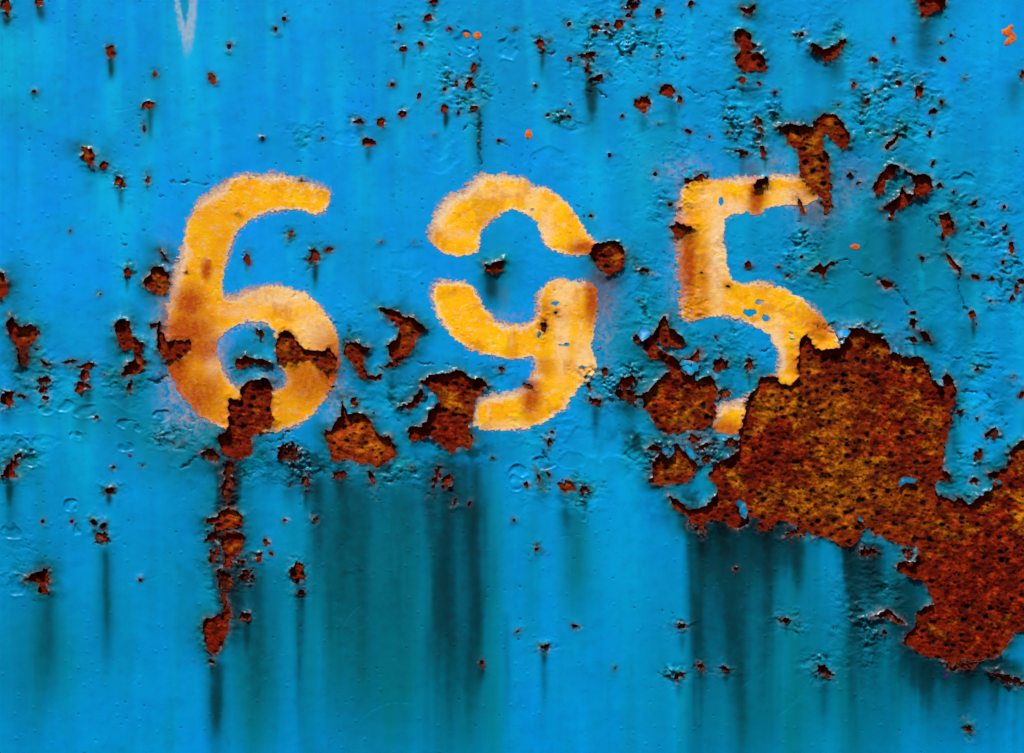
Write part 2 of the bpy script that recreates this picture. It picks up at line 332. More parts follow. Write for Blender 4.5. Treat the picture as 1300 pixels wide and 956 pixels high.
# beads of blistered paint
def worley(x, y, s, seed):
    u = x / s; v = y / s; iu = np.floor(u); iv = np.floor(v)
    best = np.full(x.shape, 9.0); rad = np.zeros(x.shape)
    for a in (-1, 0, 1):
        for b in (-1, 0, 1):
            cx = iu + a + .5 + .8 * (_hash(iu + a, iv + b, seed) - .5); cy = iv + b + .5 + .8 * (_hash(iu + a, iv + b, seed + 5) - .5)
            q = np.hypot(u - cx, v - cy); m = q < best
            rad = np.where(m, _hash(iu + a, iv + b, seed + 9), rad); best = np.where(m, q, best)
    return best * s, rad
wd, wrr = worley(X + 1.5 * W2x, Y + 1.5 * W2y, 6.0, 61)
bead = np.clip(1 - (wd / (1.3 + 1.6 * wrr)) ** 2, 0, 1)
H += bead * ss(.75, 1.3, rough) * 2.6
wd2, wr2 = worley(X, Y, 17, 71)
H += np.where(wr2 > .62 - .4 * rough, np.clip(1 - (wd2 / (.8 + 1.9 * (wr2 - .4))) ** 2, 0, 1) * .8 * ss(-.2, .3, noise(X, Y, 70, seed=75)), 0)
pit = np.where(wr2 < .16 + .25 * rough, np.clip(1 - (wd2 / (.9 + 3.2 * wr2)) ** 2, 0, 1), 0)
pit *= np.clip(ss(-.1, .35, noise(X, Y, 80, seed=76)) + rough, .0, 1)
H -= pit * 1.4

# craters: old chips that were painted over (rim above, hollow inside)
CR = [(30,517,17,8),(58,520,11,7),(84,515,12,8),(109,522,14,10),(182,508,30,20),(207,528,13,8),(160,538,12,7),(178,543,9,5),(31,565,9,8),
 (38,585,12,9),(97,553,9,6),(160,568,11,6),(20,743,13,14),(15,675,13,10),(739,649,8,13),(655,612,8,12),(688,520+68,14,9),(658,598,13,8),(727,585,18,10),
 (98,672,6,8),(645,60,12,16),(590,52,14,12),(592,66,12,6),(760,560,40,22),(1090,400,30,20),(1200,405,22,26),(1230,500,26,18),(1120,300,26,34),
 (1240,455,20,10),(640,505-20,20,12),(940,120,28,12),(845,90,16,26),(890,150,20,26),(555,165,20,34),(440,175,16,10),(885,110,22,18),(1140,100,14,10),
 (430,470,20,24),(480,500,26,22),(880,435,30,18),(1010,400,20,14),(800,360,18,20),(905,320,30,30),(1265,520,20,24),(1180,380,20,14),
 (90,640,8,9),(450,760,24,40),(560,200,22,20),(520,330,26,18),(1080,250,16,28),(700,200,26,14),(1225,230,14,10),(60,560,20,8),(235,585,18,9)]
for (a, b, c, d) in CR:
    sl = window(a - c * 1.5, b - d * 1.5, a + c * 1.5, b + d * 1.5, 2)
    q = np.sqrt(((X[sl] - a) / c) ** 2 + ((Y[sl] - b) / d) ** 2) + .34 * noise(X[sl], Y[sl], 13, seed=int(a) % 97) + .1 * W2x[sl]
    arc = ss(-.25, .35, noise(X[sl], Y[sl], max(c, d) * 1.1, seed=int(a * 3 + b) % 991) + .12)
    big = 1.0 if c < 16 else .3
    H[sl] -= big * 1.3 * ss(1.06, .80, q) * arc
    H[sl] += big * .6 * np.exp(-((q - 1.1) / .10) ** 2) * arc

# hairline cracks
CK = [[(1062,332),(1072,331),(1084,338),(1092,347),(1104,350),(1116,357)],[(1134,364),(1144,376),(1155,390),(1162,399)],
 [(808,54),(822,58),(838,56),(848,57),(854,63),(860,72),(863,80)],[(874,112),(884,120),(900,121),(920,118),(930,112),(934,106)],
 [(690,66),(700,68),(708,63),(718,62)],[(608,60),(609,85),(604,110),(606,130)],[(606,137),(609,150),(609,170),(610,215)],[(590,163),(597,157),(606,160),(610,175)],
 [(334,560),(345,563),(355,558),(364,548),(375,545)],[(228,594),(240,590),(252,581)],[(420,512),(416,500)],[(438,436),(441,425),(446,415)],
 [(1218,348),(1218,365),(1222,385),(1230,398)],[(1203,300),(1200,312)],[(1216,497),(1234,497),(1250,498),(1262,506),(1267,518)],[(1206,458),(1215,455),(1222,450)],
 [(1232,462),(1240,468),(1252,466),(1262,474)],[(1276,540),(1280,556),(1282,570)],[(222,235),(234,232),(250,234),(262,235)],[(190,482),(198,487),(205,480),(214,480)],
 [(955,452),(966,446),(976,443)],[(532,461),(550,461),(565,463),(576,467)],[(1178,170-12),(1150,160),(1142,166)],[(1130,190),(1145,190),(1158,192)],
 [(744,30),(750,52),(744,60)],[(676,576),(684,572),(692,576),(698,586)],[(300,466),(290,470)],[(1190,290),(1184,280),(1178,262),(1170,254)],
 [(1186,208+30),(1196,238)],[(640,182),(648,187)],[(740,110),(748,114),(756,112),(768,118),(772,124)],[(832,40),(834,60),(838,75),(836,98)]]
crack = np.zeros(X.shape)
for P in CK:
    P = np.array(P, float)
    sl = window(P[:, 0].min(), P[:, 1].min(), P[:, 0].max(), P[:, 1].max(), 8)
    x = X[sl] + 3.6 * W1x[sl] + 2.0 * W2x[sl]; y = Y[sl] + 3.6 * W1y[sl] + 2.0 * W2y[sl]
    best = np.full(x.shape, 1e9)
    for i in range(1, len(P)):
        ax, ay = P[i - 1]; ex, ey = P[i] - P[i - 1]
        t = np.clip(((x - ax) * ex + (y - ay) * ey) / (ex * ex + ey * ey + 1e-9), 0, 1)
        best = np.minimum(best, np.hypot(x - ax - t * ex, y - ay - t * ey))
    crack[sl] = np.maximum(crack[sl], ss(1.9, .2, best) * ss(-.5, .25, noise(X[sl], Y[sl], 13, seed=int(P[0, 0]) % 83)))
# fine crazing inside the rough regions: level lines of a noise
cz = np.abs(fbm(X + 3 * W2x, Y + 3 * W2y, 34, 2, 81, .8))
craze = ss(.035, .0, cz) * ss(.22, .6, rough) * ss(-.1, .3, noise(X, Y, 50, seed=83))
H -= 1.6 * crack + .9 * craze
# the film lifts and curls where it has broken
curl = .5 + 1.1 * noise(X, Y, 38, seed=91) + .35 * noise(X, Y, 9, seed=92)
edge_near = np.exp(-np.clip(d_paint, 0, None) / 4.2)
big_rust = np.full(X.shape, FAR)
for p in patches:
    if p['name'] == 'rust_patch': big_rust[p['sl']] = np.maximum(big_rust[p['sl']], p['sdf'])
big_near = np.exp(-np.clip(-big_rust, 0, None) / 5.5)
H += np.clip(curl, .05, 2) * (1.0 * edge_near + 3.4 * big_near) + 1.6 * np.clip(noise(X, Y, 13, seed=94), 0, 1) * big_near

# ------------------------------------------------------------------ outlines of the stencilled figures
SIX = [(421,246),(415,238),(397,232),(380,226),(367,222),(346,219),(328,222),(315,220),(290,226),(269,239),(254,251),(246,265),(238,280),(234,296),
 (229,315),(221,335),(216,355),(213,380),(210,405),(207,430),(209,455),(217,478),(228,500),(244,520),(262,534),(285,544),(320,551),(345,549),(375,542),
 (400,525),(418,501),(430,472),(432,440),(425,415),(412,394),(395,375),(375,365),(345,361),(320,365),(300,372),(287,376),(284,366),(286,345),(290,320),
 (298,301),(310,285),(330,272),(355,267),(380,267),(398,272),(412,270),(419,256)]
SIX_HOLE = [(288,422),(303,410),(330,408),(345,415),(350,440),(352,462),(362,475),(362,488),(350,494),(330,490),(310,488),(298,490),(286,476),(278,455),(274,436)]
NINE_A = [(543,290),(551,271),(566,248),(591,237),(608,219),(629,219),(645,219),(666,225),(677,234),(700,240),(719,254),(733,273),(744,290),(757,309),
 (757,325),(744,326),(712,323.5),(698,317),(687,305),(684,288),(675,277),(664,269),(652,267),(639,271),(625,279),(614,292),(608,307),(608,319),(597,326),
 (572,326),(558,320),(543,307)]
NINE_B = [(548,359),(562,355),(593,355),(601,365),(610,380),(620,396),(635,408),(655,411),(672,408),(681,396),(679,382),(685,367),(694,359),(704,354),
 (729,354),(752,357),(759,367),(760,385),(757,400),(755,421),(752,442),(756,455),(759,468),(752,480),(737,490),(730,502),(719,517),(705,527),(684,541),(642,548),(602,546),
 (601,530),(603,510),(617,500),(642,497),(663,491),(674,478),(680,466),(676,452),(660,455),(642,456),(617,451),(594,443),(577,432),(565,418),(554,403),(547,382)]
FIVE = [(866,234),(880,223),(893,222),(905,228),(925,226),(950,222),(970,225),(985,220),(1000,224),(1014,222),(1030,226),(1040,240),(1038,254),(1020,262),
 (1005,262),(985,262),(970,269),(958,274),(942,270),(928,273),(920,280),(919,300),(922,320),(923,340),(928,352),(936,358),(955,357),(975,359),(1000,367),
 (1022,381),(1040,397),(1056,413),(1066,433),(1068,450),(1055,480),(1030,510),(1000,535),(970,548),(935,553),(912,551),(900,543),(902,520),(912,511),
 (940,506),(960,495),(978,478),(989,463),(985,442),(972,423),(954,412),(935,404),(914,401),(889,407),(868,408),(861,398),(862,380),(860,340),(857,310),
 (857,290),(860,260)]
WORN = [(916,255,3.5,6),(964,384,6,3.5),(952,396,9,4.5),(972,404,5,3.5),(1005,422,3,2),(1006,430,3,2),(705,385,5,2.6),(717,437,8,1.8),(684,425,2,4),
        (675,267,3,2),(738,466,6,2),(726,505,4,3),(746,478,5,2),(283,228,2,1.2),(317,226,3,1.6),(340,500,5,5),(356,485,5,4),(300,482,5,4),(744,509,6,4)]

# ------------------------------------------------------------------ stains on the paint, plus some painted shade and highlights
dark = np.zeros(X.shape); cyan = np.zeros(X.shape); teal = np.zeros(X.shape); pale = np.zeros(X.shape); stain = np.zeros(X.shape)
sway = 3.0 * noise(X, Y, 50, 120, 101) + .8 * noise(X, Y, 12, 40, 104)
fine = .5 + .5 * noise(X + sway, Y, 16, 210, 102); mid = .5 + .5 * noise(X + sway, Y, 26, 260, 103)
def streak(F, x, w, y0, y1, s, ramp=10, w1=None, hard=2.0):
    w1 = w1 or w
    sl = window(x - 3 * max(w, w1), y0 - ramp, x + 3 * max(w, w1), y1 + 5, 4)
    t = np.clip((Y[sl] - y0) / max(y1 - y0, 1), 0, 1)
    ww = w + (w1 - w) * t
    a = np.exp(-np.abs((X[sl] + sway[sl] - x) / ww) ** hard) * ss(y0 - ramp, y0 + ramp, Y[sl]) * (1 - ss(.35, 1, t))
    F[sl] = 1 - (1 - F[sl]) * (1 - s * a)
def band(F, x0, x1, y0, y1, s, soft=6, ramp=14, fade=0.3):
    sl = window(x0 - 3 * soft, y0 - ramp, x1 + 3 * soft, y1 + 5, 4)
    xx = X[sl] + sway[sl]
    t = np.clip((Y[sl] - y0) / (y1 - y0), 0, 1)
    xx = xx + soft * .6 * noise(X[sl], Y[sl], 30, 130, int(x0)) + soft * .35 * noise(X[sl], Y[sl], 8, 90, int(x1))
    a = ss(x0 - soft, x0 + soft, xx) * ss(x1 + soft, x1 - soft, xx) * ss(y0 - ramp, y0 + ramp, Y[sl]) * (1 - ss(fade, 1, t))
    F[sl] = 1 - (1 - F[sl]) * (1 - s * a)

# automatic runs below every broken spot
for p in patches:
    m = p['sdf'] > 0
    if not m.any(): continue
    xx = X[p['sl']][m]; yy = Y[p['sl']][m]
    w = xx.max() - xx.min(); xc = xx.mean(); yb = yy.max()
    if p['name'] == 'rust_spot' and w > 4:
        q = _hash(np.array([xc]), np.array([yb]), 5)[0]
        if q > .35: streak(dark, xc + w * .2 * (q - .6), w * .42, yb - 2, yb + w * (.8 + 4.5 * (q - .35)), .15 + .45 * q, 3, w * .2)
        streak(cyan, xc, w * .8, yb + w, yb + w * (6 + 8 * q), .30 * ss(620, 420, yb) + .1, 12)
DS = [  # dark rust-water runs: x, w, y0, y1, strength
 (53,7,8,36,.7),(8,8,18,36,.6),(141,5,74,112,.75),(609,4,140,236,.6),(606,12,130,240,.3),(751,8,108,175,.5),(755,26,108,230,.3),(854,10,124,170,.5),(953,18,104,140,.45),
 (1172,14,24,110,.55),(1192,20,0,120,.3),(1060,14,76,110,.45),(467,5,186,215,.6),(566,4,142,170,.5),(480,14,160,200,.3),
 (400,5,332,380,.6),(622,10,344,400,.55),(627,18,346,420,.3),(140,4,625,650,.6),(134,13,690,880,.45),(136,6,700,900,.35),(60,15,750,930,.5),
 (14,12,610,720,.4),(28,15,462,560,.35),(107,12,496,580,.45),(60,9,508,560,.3),(158,22,475,600,.35),
 (291,12,585,650,.75),(262,30,580,620,.5),(275,15,838,990,.75),(318,30,700,1000,.28),(340,34,720,1020,.24),(289,15,592,850,.72),(280,22,640,850,.4),(312,14,700,800,.45),(380,8,745,980,.62),
 (558,17,575,960,.42),(588,34,585,1080,.42),(572,15,610,860,.42),(545,20,585,700,.3),(612,5,840,880,.4),(600,10,640,1000,.42),(643,5,780,960,.2),
 (718,9,622,700,.5),(730,20,650,800,.36),(688,10,600,650,.4),(691,5,826,920,.45),(466,36,590,1040,.22),(515,18,600,960,.16),(430,34,600,1080,.22),(400,12,610,760,.34),(388,22,590,650,.5),
 (505,26,455,500,.35),(790,30,500,540,.4),(870,14,470,500,.4),(845,36,560,625,.6),(920,24,560,590,.5),
 (745,18,350,470,.25),(1186,24,250,360,.2),(1135,14,268,400,.45),(1120,40,280,470,.3),(1225,14,410,470,.35),(1045,12,270,400,.35),(1275,16,480,560,.3),(1075,20,200,330,.25),
 (950,15,270,400,.12),(895,6,345,420,.2),(818,10,344,385,.4),(20,30,120,190,.12),(850,20,150,230,.2),(690,12,65,130,.2),
 (1290,14,100,160,.4),(1198,10,300,345,.4),(1216,6,345,420,.3)]
for (x, w, a, b, s_) in DS: streak(dark, x, w, a, b, s_, 8)
# the heavy runs under the largest patch, and painted shade below its lower edge
band(dark, 880, 990, 668, 1180, .58, 14, 12, .15)
band(dark, 874, 890, 668, 1120, .62, 9, 12, .15)
band(dark, 929, 948, 670, 1100, .50, 9, 10, .10)
band(dark, 876, 1010, 660, 760, .74, 14, 8, .05)
band(dark, 985, 1060, 668, 1150, .34, 30, 14, .3)
band(dark, 1078, 1150, 690, 1120, .58, 26, 12, .15)
band(dark, 1072, 1092, 690, 1060, .55, 16, 12, .15)
band(dark, 1130, 1185, 735, 940, .66, 18, 12, .3)
band(dark, 1066, 1112, 688, 780, .88, 12, 8, .2)
band(dark, 1165, 1290, 836, 1000, .80, 30, 12, .0)  # deep shade below the patch's lower edge, painted as dark colour
band(dark, 1180, 1280, 834, 880, .8, 24, 8, .2)  # same painted shade, denser close to the edge
band(dark, 856, 1000, 640, 690, .7, 14, 6, .5)
band(dark, 277, 306, 590, 850, .62, 8, 16, .7)
band(dark, 392, 545, 600, 1200, .40, 40, 34, .1)
band(dark, 545, 605, 575, 1200, .46, 34, 24, .15)
band(dark, 0, 75, 700, 1200, .22, 30, 60, .2)
band(dark, 290, 350, 700, 1060, .22, 26, 30, .25)
dark *= np.clip(.92 + .22 * (fine - .5) + .45 * (mid - .5), .3, 1.25)
CY = [(24,30,40,190,.55),(60,16,30,130,.5),(143,12,95,215,.6),(238,20,30,260,.75),(232,26,0,80,.5),(280,22,0,150,.55),(268,14,108,170,.4),(110,10,0,50,.3),
 (193,12,140,200,.4),(47,10,125,170,.45),(140,26,210,330,.55),(165,10,240,330,.5),(395,30,0,60,.3),(540,40,0,240,.25),(735,18,0,120,.35),
 (860,60,0,160,.2),(1100,30,0,120,.25),(1240,26,0,180,.25),(200,20,380,420,.3),(60,40,395,450,.3),(1280,20,120,260,.2),(720,30,630,700,.1),(1210,60,500,640,.3),(640,12,370,420,.3)]
for (x, w, a, b, s_) in CY: streak(cyan, x, w, a, b, s_, 20)
cyan *= .75 + .5 * fine
cyan = np.maximum(cyan, .42 * ss(.05, .8, noise(X + sway, Y, 22, 180, 115)) * ss(330, 150, Y))
# greenish grime gathers round the rust and on the lower, rougher part
teal = .62 * np.exp(-np.clip(-big_rust, 0, None) / 14) * ss(42, 26, -big_rust) + .45 * np.exp(-np.clip(d_paint, 0, None) / 7) * fade_far + .20 * ss(-.1, .8, noise(X, Y, 60, 90, 113)) + .5 * ss(.15, .9, rough)
for (a, b, c, d, s_) in [(600,80,140,150,.35),(1000,80,200,110,.35),(1130,320,190,170,.85),(1000,110,190,80,.45),(830,230,70,170,.5),(840,440,130,100,.75),(250,560,140,70,.85),(130,520,140,70,.6),(650,560,120,60,.35),(1050,400,90,50,.6),
        (480,500,90,50,.5),(60,600,110,130,.4),(480,760,150,230,.95),(590,800,60,230,.8),(320,820,60,170,.7),(60,820,120,110,.5),(140,790,40,120,.5),(1010,850,200,170,.7),(290,640,60,120,.7),(990,760,160,130,.55),(600,700,90,180,.5),(735,720,32,120,.55),
        (210,700,120,160,.28),(120,430,120,60,.25),(900,330,80,90,.2),(1240,640,70,110,.3),(20,50,40,90,.4),(430,640,90,60,.45)]:
    q = ((X - a) / c) ** 2 + ((Y - b) / d) ** 2
    teal = np.maximum(teal, s_ * np.exp(-q * 1.1))
teal = np.clip(teal * (.8 + .5 * mid) + .12 * fbm(X, Y, 80, 3, 111, 2.6) + .16 * ss(520, 720, Y) + .28 * ss(.0, .8, noise(X + sway, Y, 34, 300, 114)) * (.35 + .65 * ss(480, 700, Y)), 0, 1)
# worn-away pale run at the top and scuffs
q1 = poly_sdf(X + 2 * W2x, Y + 2 * W2y, [(222,-8),(251,-8),(249,20),(247,45),(243,60),(240,74),(233,72),(232,55),(230,40),(227,22)]) if False else None
sl = window(205, -20, 265, 90, 5)
x = X[sl] + 1.5 * W2x[sl]; y = Y[sl] + 1.5 * W2y[sl]
o_ = poly_sdf(x, y, [(218,-40),(250,-40),(249,20),(246,45),(243,62),(238,76),(233,72),(232,55),(228,40),(224,18)])
i_ = poly_sdf(x, y, [(227,-40),(242,-40),(240,12),(237,28),(235,36),(232,22),(228,8)])
pale[sl] = (.85 * ss(-2.5, 3.5, o_ + 2.5 * W2x[sl]) * ss(2, -2, i_) * (.65 + .35 * noise(X[sl], Y[sl], 5, seed=144))) * ss(80, 40, Y[sl] - 0 * o_)
dark[sl] = np.maximum(dark[sl], .22 * ss(-2, 3, i_)); cyan[sl] = np.maximum(cyan[sl], .7 * ss(-9, 3, o_))
cyan = np.clip(cyan, 0, 1)
# pinkish worn primer close to some chips, then painted lip highlights
pk = ss(.12, .5, noise(X, Y, 17, seed=121)) * ss(-.1, .35, fbm(X, Y, 5, 2, 122))
pale = np.maximum(pale, .55 * pk * np.exp(-np.clip(d_paint, 0, None) / 3.0) * (rough > .2))
pale = np.maximum(pale, .42 * np.exp(-np.clip(-big_rust, 0, None) / 2.0) * ss(.05, .55, noise(X, Y, 22, seed=123) + .5 * noise(X, Y, 5, seed=124)))  # pale highlight painted along stretches of the large breaks' lips
# rust-brown bleeding right at the broken edge
stain = .85 * np.exp(-np.clip(d_paint, 0, None) / 1.6) * (.55 + .5 * noise(X, Y, 12, seed=131))
grime_shade = np.exp(-np.clip(d_paint, 0, None) / 3.2) * (.30 + .75 * noise(X, Y, 15, seed=133))
big_g = np.exp(-np.clip(-big_rust, 0, None) / 15.0) * ss(-.25, .55, noise(X, Y, 42, 34, 135) + .35 * ss(300, 560, Y) + .25 * noise(X, Y, 11, seed=136))
grime_shade = np.maximum(grime_shade, .66 * big_g)
for (u, v, ru, rv, s_) in [(300,590,70,34,.55),(400,590,70,26,.55),(505,500,34,34,.5),(500,590,80,24,.5),(830,560,60,34,.6),(790,510,34,24,.55),(860,470,50,26,.45),(925,480,40,30,.5),
        (885,640,60,30,.55),(920,575,40,22,.5),(30,440,36,34,.45),(165,470,30,40,.35),(1210,560,14,60,.35),(1195,480,30,26,.3),(600,570,34,40,.45),(285,700,44,90,.4),(1075,330,60,70,.2),
        (1140,262,44,34,.4),(1150,440,50,20,.4),(210,440,24,60,.3),(450,450,30,34,.3),(770,345,34,34,.35),(960,185,40,40,.3),(750,80,34,40,.3)]:
    sl = window(u - 2.2 * ru, v - 2.2 * rv, u + 2.2 * ru, v + 2.2 * rv, 2)
    g_ = s_ * np.exp(-(((X[sl] - u) / ru) ** 2 + ((Y[sl] - v) / rv) ** 2)) * (.35 + 1.0 * ss(-.5, .6, fbm(X[sl], Y[sl], 28, 4, 161, 1.1, .65)))
    grime_shade[sl] = np.maximum(grime_shade[sl], g_)
grime_shade = np.maximum(grime_shade, .85 * ss(.35, 1.1, rough) * ss(.05, .6, -wr))  # shade in the wrinkle crevices, painted into the dark mask
dark = np.clip(np.maximum(dark, np.clip(grime_shade, 0, 1)), 0, 1)
smudge = ss(.66, .92, fbm(X + 3 * W2x, Y + 2 * W2y, 9, 3, 171, .7)) * np.maximum(ss(.1, .5, noise(X, Y, 70, seed=172)) * ss(700, 500, Y), ss(.1, .3, rough))
dark = np.maximum(dark, .62 * smudge)
H -= .7 * smudge
# light scratches, mostly slanting, on the smoother lower wall
scr = np.zeros(X.shape)
for k_ in range(34):
    u, v = rng.uniform(0, 1300), rng.uniform(120, 940) if k_ % 3 else rng.uniform(600, 940)
    an = rng.normal(-.55, .45); ln = rng.uniform(10, 46)
    a_, b_ = window(u - ln, v - ln, u + ln, v + ln, 2)
    xr = (X[a_, b_] - u) * math.cos(an) + (Y[a_, b_] - v) * math.sin(an); yr = -(X[a_, b_] - u) * math.sin(an) + (Y[a_, b_] - v) * math.cos(an) + .010 * xr ** 2 * rng.uniform(-1, 1)
    scr[a_, b_] = np.maximum(scr[a_, b_], ss(1.3, .2, np.abs(yr)) * ss(ln, ln * .5, np.abs(xr)) * rng.uniform(.3, 1) * ss(-.4, .2, noise(X[a_, b_], Y[a_, b_], 9, seed=173)))
H -= .35 * scr
cyan = np.maximum(cyan, .55 * scr)
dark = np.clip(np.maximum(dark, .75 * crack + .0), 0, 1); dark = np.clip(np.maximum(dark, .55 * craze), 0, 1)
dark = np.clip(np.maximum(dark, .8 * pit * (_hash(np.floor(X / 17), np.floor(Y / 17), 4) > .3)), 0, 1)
stain = np.clip(stain, 0, 1)
# dry overspray dusting the blue coat round the figures
mauve = np.zeros(X.shape)
for P, hole in ((SIX, SIX_HOLE), (NINE_A, None), (NINE_B, None), (FIVE, None)):
    P_ = np.array(P, float)
    a, b = window(P_[:, 0].min(), P_[:, 1].min(), P_[:, 0].max(), P_[:, 1].max(), 26)
    f = poly_sdf(X[a, b], Y[a, b], smooth_poly(P))
    hf = -99
    if hole is not None: hf = poly_sdf(X[a, b], Y[a, b], smooth_poly(hole)); f = np.minimum(f, -hf)
    wd_ = np.where(hf > -3, 9.0, 5.0) if hole is not None else 5.0
    dust = np.exp(-np.clip(-f, 0, None) / wd_) * ss(-.35, .7, noise(X[a, b], Y[a, b], 30, seed=141) + .5 * noise(X[a, b], Y[a, b], 4, seed=142) + (.35 if hole is not None else 0))
    mauve[a, b] = np.maximum(mauve[a, b], .9 * ss(.30, .62, dust * (.75 + .9 * fbm(X[a, b], Y[a, b], 3.4, 2, 143))))
for (u, v, ru, rv, s_) in [(212,400,14,60,1.0),(220,480,16,50,1.0),(248,528,26,18,.9),(275,440,15,34,.75),(345,485,26,16,.75),(425,495,14,34,.7),(766,385,14,50,.6),(766,430,12,18,.5),
        (1035,255,26,28,.75),(1005,232,30,14,.6),(985,214,14,18,.55),(866,250,12,26,.5),(858,340,9,60,.45),(1075,235,12,26,.5),(1085,418,30,9,.5),(892,560,36,10,.65),
        (870,215,30,14,.5),(905,516,20,14,.5),(1100,20+30,3,3,.1),(640,402,30,8,.3),(1140,436,10,12,.3),(212,360,10,30,.5),(570,525,14,12,.5)]:
    sl = window(u - 2.2 * ru, v - 2.2 * rv, u + 2.2 * ru, v + 2.2 * rv, 2)
    m_ = s_ * np.exp(-(((X[sl] - u) / ru) ** 2 + ((Y[sl] - v) / rv) ** 2)) * ss(-.5, .4, fbm(X[sl], Y[sl], 8, 3, 151, 1, .75))
    mauve[sl] = np.maximum(mauve[sl], m_)
pale = np.maximum(pale, 0)
for (x, w, a, b, s_) in [(770,15,345,430,.45),(757,10,345,400,.4),(1032,14,240,300,.35),(955,12,205,235,.5),(948,6,16,32,.35),(888,12,555,585,.4),(215,14,385,470,.30),
        (1095,16,205,260,.2),(1240,6,640,650,.3),(640,6,365,400,.25)]:
    streak(stain, x, w, a, b, s_, 8)

# ------------------------------------------------------------------ mesh builders
def attr(me, name, arr):
    a = me.attributes.new(name, 'FLOAT_COLOR', 'POINT')
    a.data.foreach_set('color', np.ascontiguousarray(arr, dtype=np.float32).ravel())

def make_mesh(name, co, quads, smooth=True):
    me = bpy.data.meshes.new(name)
    me.vertices.add(len(co)); me.vertices.foreach_set('co', np.ascontiguousarray(co, dtype=np.float32).ravel())
    n = len(quads)
    me.loops.add(n * 4); me.loops.foreach_set('vertex_index', np.ascontiguousarray(quads, dtype=np.int32).ravel())
    me.polygons.add(n); me.polygons.foreach_set('loop_start', np.arange(0, n * 4, 4, dtype=np.int32))
    me.update(calc_edges=True)
    me.polygons.foreach_set('use_smooth', np.full(n, smooth, dtype=bool))
    return me

def snap(f, Xp, Yp, lock=None):
    """slide grid points that lie beside the line f = 0 onto it"""
    gy, gx = np.gradient(f)
    dx = np.gradient(Xp, axis=1); dy = np.gradient(Yp, axis=0)
    gx = gx / dx; gy = gy / dy
    g2 = gx * gx + gy * gy + 1e-6
    sx = np.clip(-f * gx / g2, -.62 * CELL, .62 * CELL); sy = np.clip(-f * gy / g2, -.62 * CELL, .62 * CELL)
    m = (np.abs(f) / np.sqrt(g2) < .75 * CELL)
    if lock is not None: m &= ~lock
    return Xp + np.where(m, sx, 0), Yp + np.where(m, sy, 0), m

def sheet(name, cells, Xp, Yp, Hh, attrs, rim=0.0, rim_flag=None, origin=(0, 0), parent=None, mat=None):
    """cells: bool per grid cell; rim: depth of the broken edge"""
    ny, nx = Xp.shape
    idx = np.arange(ny * nx).reshape(ny, nx)
    c = cells
    q = np.stack([idx[:-1, :-1][c], idx[1:, :-1][c], idx[1:, 1:][c], idx[:-1, 1:][c]], 1)
    co = np.stack([wx(Xp).ravel(), (-Hh * S).ravel(), wz(Yp).ravel()], 1)
    A = {k: v.reshape(-1, 4) for k, v in attrs.items()}
    if rim:
        cp = np.pad(c, 1)
        segs = []
        # top, bottom, left, right sides of cells whose neighbour is missing
        t = c & ~cp[:-2, 1:-1]; segs.append((idx[:-1, :-1][t], idx[:-1, 1:][t]))
        b = c & ~cp[2:, 1:-1]; segs.append((idx[1:, 1:][b], idx[1:, :-1][b]))
        l = c & ~cp[1:-1, :-2]; segs.append((idx[1:, :-1][l], idx[:-1, :-1][l]))
        r = c & ~cp[1:-1, 2:]; segs.append((idx[:-1, 1:][r], idx[1:, 1:][r]))
        a_ = np.concatenate([s[0] for s in segs]); b_ = np.concatenate([s[1] for s in segs])
        n0 = len(co); n = len(a_)
        low = np.array([0, rim * S, 0])
        co = np.concatenate([co, co[a_], co[b_], co[b_] + low, co[a_] + low])
        q = np.concatenate([q, np.stack([n0 + np.arange(n), n0 + n + np.arange(n), n0 + 2 * n + np.arange(n), n0 + 3 * n + np.arange(n)], 1)])
        for k_ in A:
            e = A[k_]
            ea, eb = e[a_].copy(), e[b_].copy()
            if k_ == 'm2':
                ea[:, 1] = 1; eb[:, 1] = 1
            A[k_] = np.concatenate([e, ea, eb, eb, ea])
    used = np.zeros(len(co), bool); used[q.ravel()] = True
    remap = np.cumsum(used) - 1
    me = make_mesh(name, co[used], remap[q])
    for k_, v in A.items(): attr(me, k_, v[used])
    if mat: me.materials.append(mat)
    o = bpy.data.objects.new(name, me); col.objects.link(o)
    if parent: o.parent = parent
    return o

# ------------------------------------------------------------------ materials
def mat_new(name):
    m = bpy.data.materials.new(name); m.use_nodes = True
    return m, m.node_tree.nodes, m.node_tree.links, m.node_tree.nodes['Principled BSDF']
def rgb(c): return (c[0], c[1], c[2], 1)
def add_mix(N, L, fac, a, b):
    n = N.new('ShaderNodeMix'); n.data_type = 'RGBA'
    for sock, v in ((n.inputs[0], fac), (n.inputs[6], a), (n.inputs[7], b)):
        if isinstance(v, tuple): sock.default_value = rgb(v)
        elif isinstance(v, (int, float)): sock.default_value = v
        else: L.new(v, sock)
    return n.outputs[2]
def add_math(N, L, op, a, b=0.0, clamp=False):
    n = N.new('ShaderNodeMath'); n.operation = op; n.use_clamp = clamp
    for sock, v in ((n.inputs[0], a), (n.inputs[1], b)):
        if isinstance(v, (int, float)): sock.default_value = v
        else: L.new(v, sock)
    return n.outputs[0]
def add_ramp(N, L, fac, stops):
    n = N.new('ShaderNodeValToRGB'); L.new(fac, n.inputs[0])
    e = n.color_ramp.elements
    e[0].position, e[0].color = stops[0][0], rgb(stops[0][1]); e[1].position, e[1].color = stops[-1][0], rgb(stops[-1][1])
    for p, c in stops[1:-1]:
        k_ = e.new(p); k_.color = rgb(c)
    return n.outputs[0]
